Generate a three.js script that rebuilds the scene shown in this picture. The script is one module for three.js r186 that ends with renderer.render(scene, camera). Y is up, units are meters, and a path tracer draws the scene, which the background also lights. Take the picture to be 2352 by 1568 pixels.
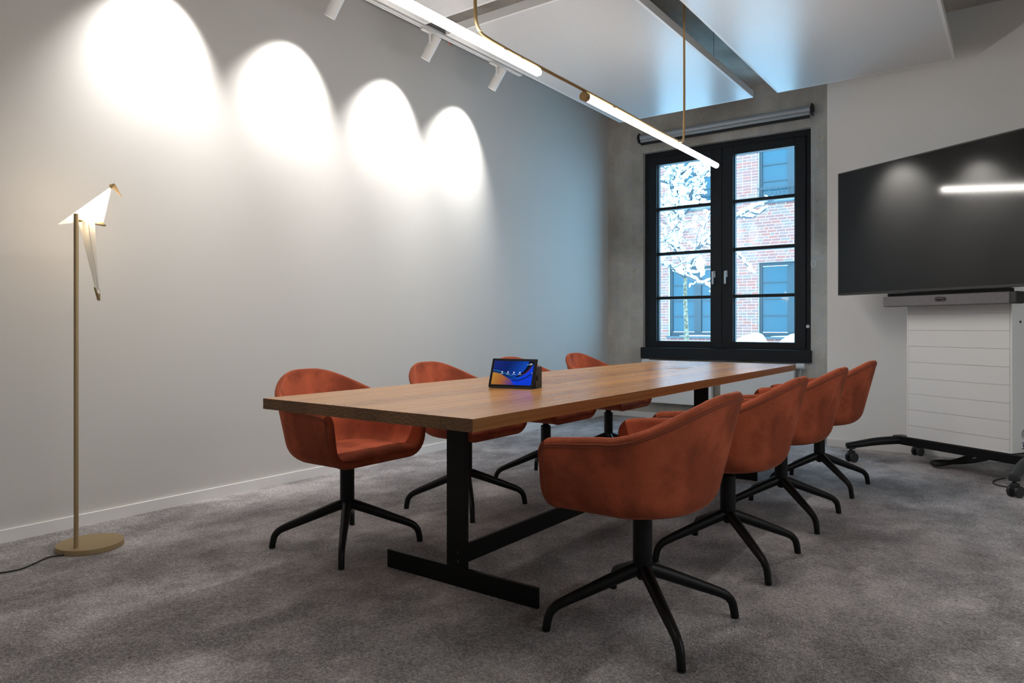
import * as THREE from 'three';
import { RoundedBoxGeometry } from 'three/addons/geometries/RoundedBoxGeometry.js';
import { mergeGeometries, mergeVertices } from 'three/addons/utils/BufferGeometryUtils.js';
import { RectAreaLightUniformsLib } from 'three/addons/lights/RectAreaLightUniformsLib.js';

// ---------------------------------------------------------------- camera, sky, exposure
RectAreaLightUniformsLib.init();
const W = 2352, HT = 1568, FOCAL = 1617.7, EYE = 1.02, YAW = 35.973 * Math.PI / 180, HORIZON = 748.85;
const scene = new THREE.Scene();
const camera = new THREE.PerspectiveCamera(2 * Math.atan(HT / 2 / FOCAL) * 180 / Math.PI, W / HT, 0.05, 200);
camera.position.set(0, EYE, 0);
camera.rotation.set(0, YAW, 0);
camera.setViewOffset(W, HT, 0, HT / 2 - HORIZON, W, HT);
camera.updateProjectionMatrix();
scene.add(camera);
const renderer = new THREE.WebGLRenderer({ antialias: true });
renderer.toneMapping = THREE.LinearToneMapping;
renderer.toneMappingExposure = 1.0;
renderer.shadowMap.enabled = true;
scene.background = new THREE.Color().setRGB(0.36, 0.70, 1.0);   // blue overcast winter sky
scene.backgroundIntensity = 10.5;

const TUBE_LIGHT = 120, TUBE_UP = 17, TUBE_SIDE = 75, SPOT = 10, BIRD = 0.15, CORRIDOR_FILL = 9;
const WARM = new THREE.Color().setRGB(1.0, 0.955, 0.895), NEUTRAL = new THREE.Color().setRGB(1.0, 0.98, 0.95), AMBER = new THREE.Color().setRGB(1.0, 0.80, 0.55);

// ---------------------------------------------------------------- helpers
let seed = 7;
const rnd = () => { seed = (seed * 1664525 + 1013904223) >>> 0; return seed / 4294967296; };
const rr = (a, b) => a + (b - a) * rnd();
const V = (x, y, z) => new THREE.Vector3(x, y, z);
const taken = new Map();
function numbered(n) { const k = taken.get(n) ?? 0; taken.set(n, k + 1); return k ? n + '_' + String(k).padStart(3, '0') : n; }
function tag(o, label, category, group, kind) { o.userData = { label, category }; if (group) o.userData.group = group; if (kind) o.userData.kind = kind; return o; }
function thing(name, label, category, p = [0, 0, 0], turn = 0, group) {
  const o = new THREE.Group(); o.name = numbered(name); scene.add(o); o.position.set(...p); o.rotation.y = turn; return tag(o, label, category, group);
}
function mesh(name, g, m, parent, label) {
  const o = new THREE.Mesh(Array.isArray(g) ? (g.length > 1 ? mergeGeometries(g.map((x) => (x.index ? x.toNonIndexed() : x))) : g[0]) : g, m);
  o.name = parent === scene ? numbered(name) : name; o.castShadow = o.receiveShadow = true; if (label) o.userData.label = label; parent.add(o); return o;
}
function structure(name, g, m, label, category) { const o = mesh(name, g, m, scene); return tag(o, label, category, null, 'structure'); }
// box from corner to corner, uv in metres
function boxUV(g) {
  const p = g.attributes.position, n = g.attributes.normal, uv = new Float32Array(p.count * 2);
  for (let i = 0; i < p.count; i++) {
    const ax = Math.abs(n.getX(i)), ay = Math.abs(n.getY(i)), az = Math.abs(n.getZ(i));
    if (ay >= ax && ay >= az) { uv[2 * i] = p.getX(i); uv[2 * i + 1] = p.getZ(i); }
    else if (ax >= az) { uv[2 * i] = p.getZ(i); uv[2 * i + 1] = p.getY(i); }
    else { uv[2 * i] = p.getX(i); uv[2 * i + 1] = p.getY(i); }
  }
  g.setAttribute('uv', new THREE.BufferAttribute(uv, 2)); return g;
}
function bx(x0, x1, y0, y1, z0, z1, r = 0) {
  const g = r ? new RoundedBoxGeometry(x1 - x0, y1 - y0, z1 - z0, 2, r) : new THREE.BoxGeometry(x1 - x0, y1 - y0, z1 - z0);
  g.translate((x0 + x1) / 2, (y0 + y1) / 2, (z0 + z1) / 2); return boxUV(g);
}
function cyl(r0, r1, y0, y1, seg = 32, x = 0, z = 0) { const g = new THREE.CylinderGeometry(r1, r0, y1 - y0, seg); g.translate(x, (y0 + y1) / 2, z); return g; }
function lathe(pts, seg = 40) { return new THREE.LatheGeometry(pts.map((p) => new THREE.Vector2(p[0], p[1])), seg); }
// sweep of a round (or oval) section along points with radii; ends closed
function sweep(pts, rad, seg = 12, samples = 0, oval = 1, domed = false) {
  const c = new THREE.CatmullRomCurve3(pts, false, 'centripetal'), n = samples || (pts.length - 1) * 5, P = [], idx = [], uv = [];
  let up = null, len = 0, last = null;
  const rAt = (t) => { if (typeof rad === 'number') return rad; if (typeof rad === 'function') return rad(t); const k = t * (rad.length - 1), i = Math.min(rad.length - 2, Math.floor(k)); return rad[i] + (rad[i + 1] - rad[i]) * (k - i); };
  const rings = [];
  for (let i = 0; i <= n; i++) rings.push([i / n, 1]);
  if (domed) { rings.unshift([0, 0.7, -0.7]); rings.unshift([0, 0.02, -1]); rings.push([1, 0.7, 0.7]); rings.push([1, 0.02, 1]); } else { rings.unshift([0, 0.001]); rings.push([1, 0.001]); }
  rings.forEach(([t, k, off = 0]) => {
    const p = c.getPoint(t), T = c.getTangent(t);
    if (!up) { up = Math.abs(T.y) > 0.9 ? V(1, 0, 0) : V(0, 1, 0); }
    up = up.clone().addScaledVector(T, -up.dot(T)).normalize();
    const S = T.clone().cross(up), r = rAt(t);
    p.addScaledVector(T, off * r);
    if (last) len += p.distanceTo(last); last = p;
    for (let j = 0; j <= seg; j++) { const a = j / seg * 2 * Math.PI; const q = p.clone().addScaledVector(up, Math.cos(a) * r * k).addScaledVector(S, Math.sin(a) * r * k * oval); P.push(q.x, q.y, q.z); uv.push(j / seg * 2 * Math.PI * r, len); }
  });
  for (let i = 0; i < rings.length - 1; i++) for (let j = 0; j < seg; j++) { const a = i * (seg + 1) + j, b = a + seg + 1; idx.push(a, a + 1, b, b, a + 1, b + 1); }
  const g = new THREE.BufferGeometry();
  g.setAttribute('position', new THREE.Float32BufferAttribute(P, 3)); g.setAttribute('uv', new THREE.Float32BufferAttribute(uv, 2)); g.setIndex(idx); g.computeVertexNormals();
  return g;
}
// photo pixel to a point on the plane z = const (for things seen through the window)
function pix(x, y, z) { const u = (x - W / 2) / FOCAL, v = (HORIZON - y) / FOCAL, s = Math.sin(YAW), c = Math.cos(YAW); const d = V(-s + c * u, v, -c - s * u); return V(0, EYE, 0).addScaledVector(d, z / d.z); }

// ---------------------------------------------------------------- procedural textures
function noiseLayer(nx, ny, s) {   // periodic value noise with nx by ny cells over the unit square
  let k = s * 7919 + 13; const a = new Float32Array(nx * ny); for (let i = 0; i < a.length; i++) { k = (k * 1664525 + 1013904223) >>> 0; a[i] = k / 4294967296; }
  return (u, v) => {
    let x = u * nx, y = v * ny; const xi = Math.floor(x), yi = Math.floor(y); x -= xi; y -= yi; x = x * x * (3 - 2 * x); y = y * y * (3 - 2 * y);
    const X0 = ((xi % nx) + nx) % nx, X1 = (X0 + 1) % nx, Y0 = ((yi % ny) + ny) % ny, Y1 = (Y0 + 1) % ny;
    return (a[Y0 * nx + X0] * (1 - x) + a[Y0 * nx + X1] * x) * (1 - y) + (a[Y1 * nx + X0] * (1 - x) + a[Y1 * nx + X1] * x) * y;
  };
}
function fbm(nx, ny, oct, s, gain = 0.5) { const L = []; for (let i = 0; i < oct; i++) L.push(noiseLayer(nx << i, ny << i, s + i)); return (u, v) => { let a = 0, w = 1, t = 0; for (const l of L) { a += w * l(u, v); t += w; w *= gain; } return a / t; }; }
const clamp = (x, a = 0, b = 1) => Math.max(a, Math.min(b, x));
const smooth = (a, b, x) => { x = clamp((x - a) / (b - a)); return x * x * (3 - 2 * x); };
function texture(w, h, f, srgb, rx = 1, ry = 1) {
  const d = new Uint8Array(w * h * 4);
  for (let y = 0; y < h; y++) for (let x = 0; x < w; x++) { const c = f(x / w, y / h, x, y), i = 4 * (y * w + x); d[i] = clamp(c[0]) * 255; d[i + 1] = clamp(c[1] ?? c[0]) * 255; d[i + 2] = clamp(c[2] ?? c[0]) * 255; d[i + 3] = 255; }
  const t = new THREE.DataTexture(d, w, h); t.wrapS = t.wrapT = THREE.RepeatWrapping; t.magFilter = THREE.LinearFilter; t.minFilter = THREE.LinearMipmapLinearFilter; t.generateMipmaps = true;
  if (srgb) t.colorSpace = THREE.SRGBColorSpace; t.repeat.set(rx, ry); t.needsUpdate = true; return t;
}
const std = (o) => new THREE.MeshStandardMaterial(o), phy = (o) => new THREE.MeshPhysicalMaterial(o);
const lin = (r, g, b) => new THREE.Color().setRGB(r, g, b);

// carpet: brushed cut pile, patches where the pile lies another way
const cpA = fbm(9, 9, 4, 11, 0.55), cpB = fbm(26, 17, 3, 31), cpF = noiseLayer(760, 760, 5), cpG = noiseLayer(380, 420, 6);
const carpetMap = texture(2048, 2048, (u, v) => {
  const k = smooth(0.3, 0.7, cpA(u, v)) * 0.62 + smooth(0.3, 0.7, cpB(u, v)) * 0.38, f = cpF(u, v) * 0.6 + cpG(u, v) * 0.4;
  const b = 0.61 + (k - 0.5) * 0.25 + (f - 0.5) * 0.36; return [b * 1.02, b * 0.985, b * 0.99];
}, true, 1 / 3.05, 1 / 3.05);
const cbF = noiseLayer(300, 300, 8), cbG = fbm(60, 60, 2, 9);
const carpetBump = texture(1024, 1024, (u, v) => [0.65 * cbF(u, v) + 0.35 * cbG(u, v)], false, 1 / 0.9, 1 / 0.9);
const carpetM = phy({ map: carpetMap, bumpMap: carpetBump, bumpScale: 0.006, roughness: 1, sheen: 0.35, sheenRoughness: 0.6, sheenColor: lin(0.5, 0.49, 0.5) });

// concrete
const ccA = fbm(5, 5, 5, 41, 0.55), ccS = fbm(40, 3, 3, 43), ccF = noiseLayer(300, 300, 44), ccP = noiseLayer(170, 170, 45), ccQ = noiseLayer(61, 61, 46);
const concreteMap = texture(1024, 1024, (u, v) => {
  const p = ccP(u, v) > 0.93 && ccQ(u, v) > 0.62 ? -0.13 : 0; const b = 0.70 + (ccA(u, v) - 0.5) * 0.34 + (ccS(u, v) - 0.5) * 0.06 + (ccF(u, v) - 0.5) * 0.05 + p; const w = 0.03 + 0.03 * (ccQ(u, v) - 0.4);
  return [b + w, b, b - w * 1.2];
}, true, 1 / 2.1, 1 / 2.1);
const concreteBump = texture(512, 512, (u, v) => [0.5 * ccA(u, v) + 0.3 * ccF(u, v) - (ccP(u, v) > 0.93 && ccQ(u, v) > 0.62 ? 0.5 : 0) + 0.3], false, 1 / 2.1, 1 / 2.1);
const concreteM = std({ map: concreteMap, bumpMap: concreteBump, bumpScale: 0.004, roughness: 0.85 });

// wall paint over fleece
const wpF = fbm(140, 140, 2, 51);
const paintBump = texture(512, 512, (u, v) => [wpF(u, v)], false, 1 / 1.2, 1 / 1.2);
const paintM = std({ color: lin(0.87, 0.87, 0.865), bumpMap: paintBump, bumpScale: 0.00012, roughness: 0.85 });
const greigeM = std({ color: lin(0.575, 0.558, 0.535), bumpMap: paintBump, bumpScale: 0.00012, roughness: 0.85 });
const trimM = std({ color: lin(0.74, 0.73, 0.72), roughness: 0.5 });

// oak
const wdA = fbm(7, 2, 4, 61), wdB = noiseLayer(150, 5, 62), wdC = noiseLayer(260, 14, 63), wdD = fbm(5, 4, 3, 64), wdR = noiseLayer(34, 2, 65);
const oakMap = texture(1024, 2048, (u, v) => {
  const warp = (wdD(u, v) - 0.5) * 0.16, ring = 0.5 + 0.5 * Math.sin((u + warp + 0.03 * wdA(u, v)) * 2 * Math.PI * 21);
  const f = wdB(u + warp * 0.3, v) * 0.5 + wdC(u, v) * 0.5, k = 0.55 + (wdA(u, v) - 0.5) * 0.25 + (ring - 0.5) * 0.10 + (f - 0.5) * 0.13 + (wdR(u, v) - 0.5) * 0.13;
  const dark = wdC(u, v) > 0.9 ? 0.02 : 0;
  return [0.75 * (0.58 + k * 0.72) - dark, 0.555 * (0.49 + k * 0.83) - dark, 0.335 * (0.40 + k * 0.94) - dark];
}, true, 1 / 0.5, 1 / 3.0);
const oakBump = texture(512, 1024, (u, v) => [0.5 * wdC(u, v) + 0.5 * wdB(u, v)], false, 1 / 0.5, 1 / 3.0);
const oakM = [[1, 1, 1], [0.83, 0.78, 0.74], [1.06, 1.05, 1.03], [0.92, 0.89, 0.85], [0.80, 0.75, 0.70]].map((c) => phy({ map: oakMap, color: lin(...c), bumpMap: oakBump, bumpScale: 0.00002, roughness: 0.26, ior: 1.6 }));
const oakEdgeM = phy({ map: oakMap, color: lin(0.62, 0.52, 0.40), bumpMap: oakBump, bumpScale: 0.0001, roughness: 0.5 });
const egA = fbm(6, 6, 3, 71), egF = noiseLayer(220, 220, 72);
const endGrainMap = texture(512, 512, (u, v) => { const r = Math.hypot(u - 0.42, v + 0.35) + 0.22 * egA(u, v), k = 0.5 + 0.5 * Math.sin(r * 62), b = 0.95 + (k - 0.5) * 0.16 + (egF(u, v) - 0.5) * 0.22; return [0.52 * b, 0.39 * b, 0.29 * b]; }, true, 1 / 0.13, 1 / 0.13);
const endGrainM = [[1.1, 1.08, 1.02], [0.98, 0.95, 0.9], [1.18, 1.14, 1.06]].map((c) => std({ map: endGrainMap, color: lin(...c), roughness: 0.75 }));

// velvet
const vvA = fbm(6, 6, 4, 81, 0.6), vvF = noiseLayer(256, 256, 82), vvS = fbm(14, 5, 3, 83);
const velvetMap = texture(768, 768, (u, v) => { const k = smooth(0.28, 0.72, vvA(u, v)), s = vvS(u, v), b = 0.88 + k * 0.20 + (s - 0.5) * 0.18 + (vvF(u, v) - 0.5) * 0.10; return [0.66 * b, 0.335 * b, 0.235 * b]; }, true, 1 / 0.62, 1 / 0.62);
const velvetBump = texture(256, 256, (u, v) => [0.5 * vvF(u, v) + 0.5 * vvA(u, v)], false, 1 / 0.3, 1 / 0.3);
const velvetM = phy({ map: velvetMap, bumpMap: velvetBump, bumpScale: 0.0012, roughness: 0.9, sheen: 0.9, sheenRoughness: 0.45, sheenColor: lin(0.75, 0.34, 0.22), specularIntensity: 0.3 });
const pipingM = phy({ color: lin(0.27, 0.065, 0.033), roughness: 0.9, sheen: 0.5, sheenRoughness: 0.5, sheenColor: lin(0.6, 0.3, 0.2) });

// perforated sheet of the ceiling panels
const perfMap = texture(64, 64, (u, v) => { const h = (a, b) => Math.hypot(((u - a + 1.5) % 1) - 0.5, ((v - b + 1.5) % 1) - 0.5); const r = Math.min(h(0.25, 0.25), h(0.75, 0.75)); const k = smooth(0.13, 0.19, r); const b = 0.52 + 0.41 * k; return [b, b, b]; }, true, 1 / 0.011, 1 / 0.011);
const perfM = phy({ map: perfMap, color: lin(0.86, 0.86, 0.86), roughness: 0.3, ior: 1.5 });
const panelM = phy({ color: lin(0.80, 0.80, 0.80), roughness: 0.42 });

const blackSteelM = phy({ color: lin(0.006, 0.0062, 0.0066), roughness: 0.42, specularIntensity: 0.45 });
const blackCoatM = phy({ color: lin(0.005, 0.0052, 0.0056), roughness: 0.42, specularIntensity: 0.5 });
const brassM = std({ color: lin(0.50, 0.34, 0.16), roughness: 0.38, metalness: 0.85 });
const brassMattM = std({ color: lin(0.42, 0.31, 0.17), roughness: 0.5, metalness: 0.6 });
const whiteCoatM = std({ color: lin(0.84, 0.84, 0.84), roughness: 0.45 });
const whitePlasticM = std({ color: lin(0.78, 0.79, 0.79), roughness: 0.35 });
const frameM = phy({ color: lin(0.011, 0.014, 0.018), roughness: 0.5, specularIntensity: 0.6 });
const glassM = phy({ color: lin(0.93, 0.97, 0.98), transmission: 1, thickness: 0, roughness: 0, ior: 1.5 });
const aluM = std({ color: lin(0.55, 0.56, 0.57), roughness: 0.4, metalness: 0.55 });
const chromeM = std({ color: lin(0.62, 0.62, 0.62), roughness: 0.3, metalness: 0.9 });
const darkPlasticM = std({ color: lin(0.018, 0.019, 0.021), roughness: 0.5 });
const charcoalM = std({ color: lin(0.03, 0.032, 0.035), roughness: 0.55 });
const cableM = std({ color: lin(0.012, 0.011, 0.011), roughness: 0.6 });

// ---------------------------------------------------------------- the room
const XL = -3.897, XR = 1.9, ZC = -7.27, ZW = -6.45, ZB = 2.0, CEIL = 3.47, XN = -1.355;
structure('floor', bx(XL - 0.3, XR + 0.3, -0.12, 0, ZC - 0.05, ZB + 0.3), carpetM, 'grey brushed cut pile carpet covering the whole room', 'carpet');
structure('ceiling', bx(XL - 0.3, XR + 0.3, CEIL, CEIL + 0.3, ZC - 0.4, ZB + 0.3), concreteM, 'raw concrete ceiling slab above the hanging panels', 'ceiling');
structure('wall_left', bx(XL - 0.3, XL, 0, CEIL, ZC, ZB), greigeM, 'plain pale greige painted wall lit by the row of spotlights', 'wall');
{   // right wall; unseen glazed corridor added as soft light for the chair backs
  const y1 = 2.6, za = -4.7, zb = -0.2, t = 0.15, cw = 1.9;
  structure('wall_right', [bx(XR, XR + t, 0, CEIL, ZW, za), bx(XR, XR + t, 0, CEIL, zb, ZB), bx(XR, XR + t, y1, CEIL, za, zb)], paintM, 'white wall with an added glazed opening to an added corridor', 'wall');
  const w = new THREE.Group(); w.name = 'window_2'; scene.add(w); tag(w, 'added glass partition letting in fill light from an unseen corridor', 'window', null, 'structure');
  for (let k = 0; k < 3; k++) { const a = za + (zb - za) * k / 3, b = za + (zb - za) * (k + 1) / 3; const f = mesh('frame', [bx(XR + 0.05, XR + 0.1, 0, y1, a, a + 0.04), bx(XR + 0.05, XR + 0.1, 0, y1, b - 0.04, b), bx(XR + 0.05, XR + 0.1, 0, 0.05, a + 0.04, b - 0.04), bx(XR + 0.05, XR + 0.1, y1 - 0.05, y1, a + 0.04, b - 0.04)], frameM, w); mesh('pane', bx(XR + 0.07, XR + 0.078, 0.05, y1 - 0.05, a + 0.04, b - 0.04), glassM, f); }
  const c0 = XR + t, c1 = c0 + cw;
  structure('floor_added_corridor', bx(c0, c1 + 0.2, -0.12, 0, ZW, ZB), carpetM, 'grey carpet of the added unseen corridor', 'carpet');
  structure('ceiling_added_corridor', bx(c0, c1 + 0.2, 2.7, 2.9, ZW, ZB), paintM, 'white ceiling of the added unseen corridor', 'ceiling');
  structure('wall_added_corridor', [bx(c1, c1 + 0.2, 0, 2.7, ZW, ZB), bx(c0, c1, 0, 2.7, ZW - 0.2, ZW), bx(c0, c1, 0, 2.7, ZB, ZB + 0.2)], paintM, 'white wall of the added unseen corridor', 'wall');
  const l = thing('added_fill_lamp', 'long flat white fill lamp added in the unseen corridor', 'ceiling lamp', [c0 + cw / 2, 2.655, -2.45]);
  mesh('housing', bx(-0.3, 0.3, 0.008, 0.04, -1.8, 1.8), whiteCoatM, l); mesh('fill_diffuser', bx(-0.29, 0.29, 0, 0.008, -1.79, 1.79), std({ color: lin(0.9, 0.9, 0.9), emissive: NEUTRAL, emissiveIntensity: 2 }), l, 'glowing diffuser of the added fill lamp');
  const L = new THREE.RectAreaLight(NEUTRAL, CORRIDOR_FILL, 0.58, 3.58); L.name = 'corridor_fill_glow'; L.position.set(0, -0.006, 0); L.rotation.x = -Math.PI / 2; l.add(L);  // added fill light, reaching the room through the glazed opening
}
structure('wall_back', bx(XL - 0.3, XR + 0.3, 0, CEIL, ZB, ZB + 0.3), paintM, 'plain white wall facing the window', 'wall');
structure('wall_front', bx(XN, XR + 0.3, 0, CEIL, ZC - 0.4, ZW), paintM, 'white projecting wall behind the television', 'wall');
const WX0 = -3.457, WX1 = -1.676, WY0 = 0.70, WY1 = 2.961;
{
  const s = new THREE.Shape([[XL - 0.3, 0], [XN, 0], [XN, CEIL], [XL - 0.3, CEIL]].map((p) => new THREE.Vector2(...p)));
  s.holes.push(new THREE.Path([[WX0, WY0], [WX0, WY1], [WX1, WY1], [WX1, WY0]].map((p) => new THREE.Vector2(...p))));
  const g = new THREE.ExtrudeGeometry(s, { depth: 0.4, bevelEnabled: false }); g.translate(0, 0, ZC - 0.4);
  structure('wall_window', boxUV(g), concreteM, 'raw concrete wall around the tall window', 'wall');
}
structure('baseboard_left', bx(XL, XL + 0.016, 0, 0.06, ZC + 0.016, ZB), trimM, 'low white skirting board along the spotlit wall', 'baseboard');
structure('baseboard_window', bx(XL, XN, 0, 0.06, ZC, ZC + 0.016), trimM, 'low white skirting board along the concrete wall', 'baseboard');
structure('baseboard_front', bx(XN, XR, 0, 0.06, ZW, ZW + 0.016), trimM, 'low white skirting board behind the television stand', 'baseboard');

// window: frame, two sashes with four panes each
{
  const w = new THREE.Group(); w.name = 'window_1'; scene.add(w); tag(w, 'tall black framed double casement window with eight panes', 'window', null, 'structure');
  const zf = ZC - 0.055, zb = zf - 0.09;
  const fw = 0.055;
  mesh('frame', [bx(WX0, WX0 + fw, WY0, WY1, zb, zf, 0.004), bx(WX1 - fw, WX1, WY0, WY1, zb, zf, 0.004), bx(WX0 + fw, WX1 - fw, WY1 - 0.06, WY1, zb, zf, 0.004), bx(WX0 + fw, WX1 - fw, WY0, 0.785, zb, zf, 0.004)], frameM, w);
  const bars = [1.332, 1.822, 2.322], gy0 = 0.857, gy1 = 2.812;
  for (const [x0, x1, g0, g1, hx] of [[-3.400, -2.574, -3.311, -2.694, -2.652], [-2.572, -1.733, -2.454, -1.835, -2.522]]) {
    const s0 = zf - 0.07, s1 = zf + 0.016;
    const sash = mesh('sash', [bx(x0, g0, 0.787, 2.899, s0, s1, 0.005), bx(g1, x1, 0.787, 2.899, s0, s1, 0.005), bx(g0, g1, 0.787, gy0, s0, s1, 0.005), bx(g0, g1, gy1, 2.899, s0, s1, 0.005),
      bx(g0 - 0.001, g0 + 0.012, gy0, gy1, s0 + 0.01, s1 - 0.03), bx(g1 - 0.012, g1 + 0.001, gy0, gy1, s0 + 0.01, s1 - 0.03)], frameM, w);
    const ys = [gy0, ...bars, gy1];
    for (const y of bars) mesh('glazing_bar', bx(g0, g1, y - 0.017, y + 0.017, s0 + 0.005, s1 - 0.012, 0.004), frameM, sash);
    for (let k = 0; k < 4; k++) mesh('pane', bx(g0, g1, ys[k] + (k ? 0.017 : 0), ys[k + 1] - (k < 3 ? 0.017 : 0), s0 + 0.028, s0 + 0.030).scale(1, 1, 1), glassM, sash);
    const h = mesh('handle', [bx(hx - 0.013, hx + 0.013, 1.535, 1.605, s1, s1 + 0.011, 0.005), sweep([V(hx, 1.585, s1 + 0.008), V(hx, 1.585, s1 + 0.045)], 0.009, 12, 4), bx(hx - 0.011, hx + 0.009, 1.462, 1.598, s1 + 0.04, s1 + 0.055, 0.006)], aluM, sash, 'grey aluminium window handle');
  }
  mesh('window_sill', bx(WX0 - 0.01, WX1 + 0.01, 0.663, 0.785, ZC - 0.14, ZC + 0.045, 0.004), frameM, w, 'thick black window board');
  const kn = mesh('round_button', new THREE.CylinderGeometry(0.016, 0.018, 0.012, 24).rotateX(Math.PI / 2).translate(-1.716, 1.018, zf + 0.005), whitePlasticM, w, 'small round white sensor');
}

// ---------------------------------------------------------------- hanging ceiling panels
const PY = 3.013, PT = 0.058;
function ceilingPanel(x0, x1, z0, z1, label) {
  const p = thing('ceiling_panel', label, 'panel', [(x0 + x1) / 2, PY, (z0 + z1) / 2], 0, 'hanging acoustic ceiling panels');
  const hx = (x1 - x0) / 2, hz = (z1 - z0) / 2;
  mesh('tray', [bx(-hx, hx, 0.004, PT, hz - 0.012, hz), bx(-hx, hx, 0.004, PT, -hz, -hz + 0.012), bx(-hx, -hx + 0.012, 0.004, PT, -hz + 0.012, hz - 0.012), bx(hx - 0.012, hx, 0.004, PT, -hz + 0.012, hz - 0.012), bx(-hx + 0.012, hx - 0.012, PT - 0.006, PT - 0.002, -hz + 0.012, hz - 0.012),
    bx(-hx, hx, 0, 0.004, hz - 0.02, hz), bx(-hx, hx, 0, 0.004, -hz, -hz + 0.02), bx(-hx, -hx + 0.02, 0, 0.004, -hz + 0.02, hz - 0.02), bx(hx - 0.02, hx, 0, 0.004, -hz + 0.02, hz - 0.02)], panelM, p);
  mesh('perforated_sheet', bx(-hx + 0.02, hx - 0.02, 0, 0.004, -hz + 0.02, hz - 0.02), perfM, p, 'finely perforated white metal sheet');
  for (const sx of [-1, 1]) for (const sz of [-1, 1]) mesh('suspension_wire', cyl(0.0016, 0.0016, PT, CEIL - PY, 8, sx * (hx - 0.1), sz * (hz - 0.7)), cableM, p);
}
ceilingPanel(-3.2, -1.903, -6.205, -3.636, 'white perforated ceiling panel between the pendant lamp and the spotlit wall, by the window');
ceilingPanel(-1.70, -0.41, -6.205, -3.636, 'white perforated ceiling panel above the television, reaching to the white wall');
ceilingPanel(-3.2, -1.903, -3.431, -0.862, 'white perforated ceiling panel over the table end farthest from the window');

// ---------------------------------------------------------------- spotlight track and spotlights
const TX = -3.5, TY = 3.188;
{
  const t = thing('spotlight_track', 'slim white ceiling track carrying the four white spotlights', 'track', [TX, TY, -3.0]);
  mesh('rail', [bx(-0.017, -0.006, -0.016, 0.016, -1.84, 1.75), bx(0.006, 0.017, -0.016, 0.016, -1.84, 1.75), bx(-0.017, 0.017, 0.010, 0.016, -1.84, 1.75)], whiteCoatM, t);
  mesh('slot', bx(-0.006, 0.006, 0.001, 0.010, -1.84, 1.75), charcoalM, t, 'dark groove of the track');
  mesh('end_cap', bx(-0.019, 0.019, -0.018, 0.018, -1.95, -1.84, 0.003), whitePlasticM, t);
  mesh('cable_end', sweep([V(-0.018, 0.0, -1.02), V(-0.04, -0.006, -1.06), V(-0.06, -0.012, -1.10)], 0.005, 8), std({ color: lin(0.35, 0.05, 0.04), roughness: 0.5 }), t, 'short red cable end');
  for (const z of [-1.6, 0.0, 1.4]) mesh('hanger', cyl(0.004, 0.004, 0.016, CEIL - TY, 10, 0, z), whiteCoatM, t);
}
const spotZ = [-4.655, -3.85, -2.965, -2.09];
const spotWhere = ['nearest the window on the track', 'second from the window on the track', 'third from the window on the track', 'at the track end farthest from the window'];
spotZ.forEach((z, i) => {
  const tilt = 33 * Math.PI / 180, yaw = 14 * Math.PI / 180;
  const g = thing('track_spotlight', 'white cylindrical spotlight ' + spotWhere[i], 'spotlight', [TX, TY, z], 0, 'white track spotlights');
  mesh('adapter', [bx(-0.016, 0.016, -0.034, -0.016, 0.02, 0.13, 0.003), cyl(0.010, 0.010, -0.045, -0.034, 16, 0, 0.047)], whitePlasticM, g);
  mesh('arm', [bx(-0.005, 0.005, -0.105, -0.040, 0.039, 0.055, 0.002), new THREE.CylinderGeometry(0.006, 0.006, 0.03, 12).rotateX(Math.PI / 2).translate(0, -0.095, 0.035)], whiteCoatM, g);
  const head = new THREE.Group();
  const dir = V(-Math.sin(tilt) * Math.cos(yaw), -Math.cos(tilt), Math.sin(tilt) * Math.sin(yaw));
  const q = new THREE.Quaternion().setFromUnitVectors(V(0, -1, 0), dir), piv = V(0.0, -0.078, -0.002);
  const R = 0.0365, up = 0.045, dn = 0.145;
  const body = mesh('body', lathe([[0.001, up], [R - 0.006, up], [R, up - 0.005], [R, -dn], [R - 0.003, -dn], [R - 0.004, -dn + 0.022], [0.001, -dn + 0.022]], 40).applyQuaternion(q).translate(piv.x, piv.y, piv.z), whiteCoatM, g);
  const lens = mesh('lens', lathe([[0.001, -dn + 0.018], [R - 0.005, -dn + 0.018], [R - 0.005, -dn + 0.0215], [0.001, -dn + 0.0215]], 32).applyQuaternion(q).translate(piv.x, piv.y, piv.z), std({ color: 0xffffff, emissive: NEUTRAL, emissiveIntensity: 3 }), g, 'glowing lens');
  const from = piv.clone().addScaledVector(dir, dn + 0.006), L = new THREE.SpotLight(NEUTRAL, SPOT, 0, 40.5 * Math.PI / 180, 0.72, 2);
  L.name = 'spot_beam'; L.position.copy(from); L.target.position.copy(from.clone().addScaledVector(dir, 1)); L.castShadow = true; L.shadow.radius = 1.2;
  g.add(L); g.add(L.target);
});
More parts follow.
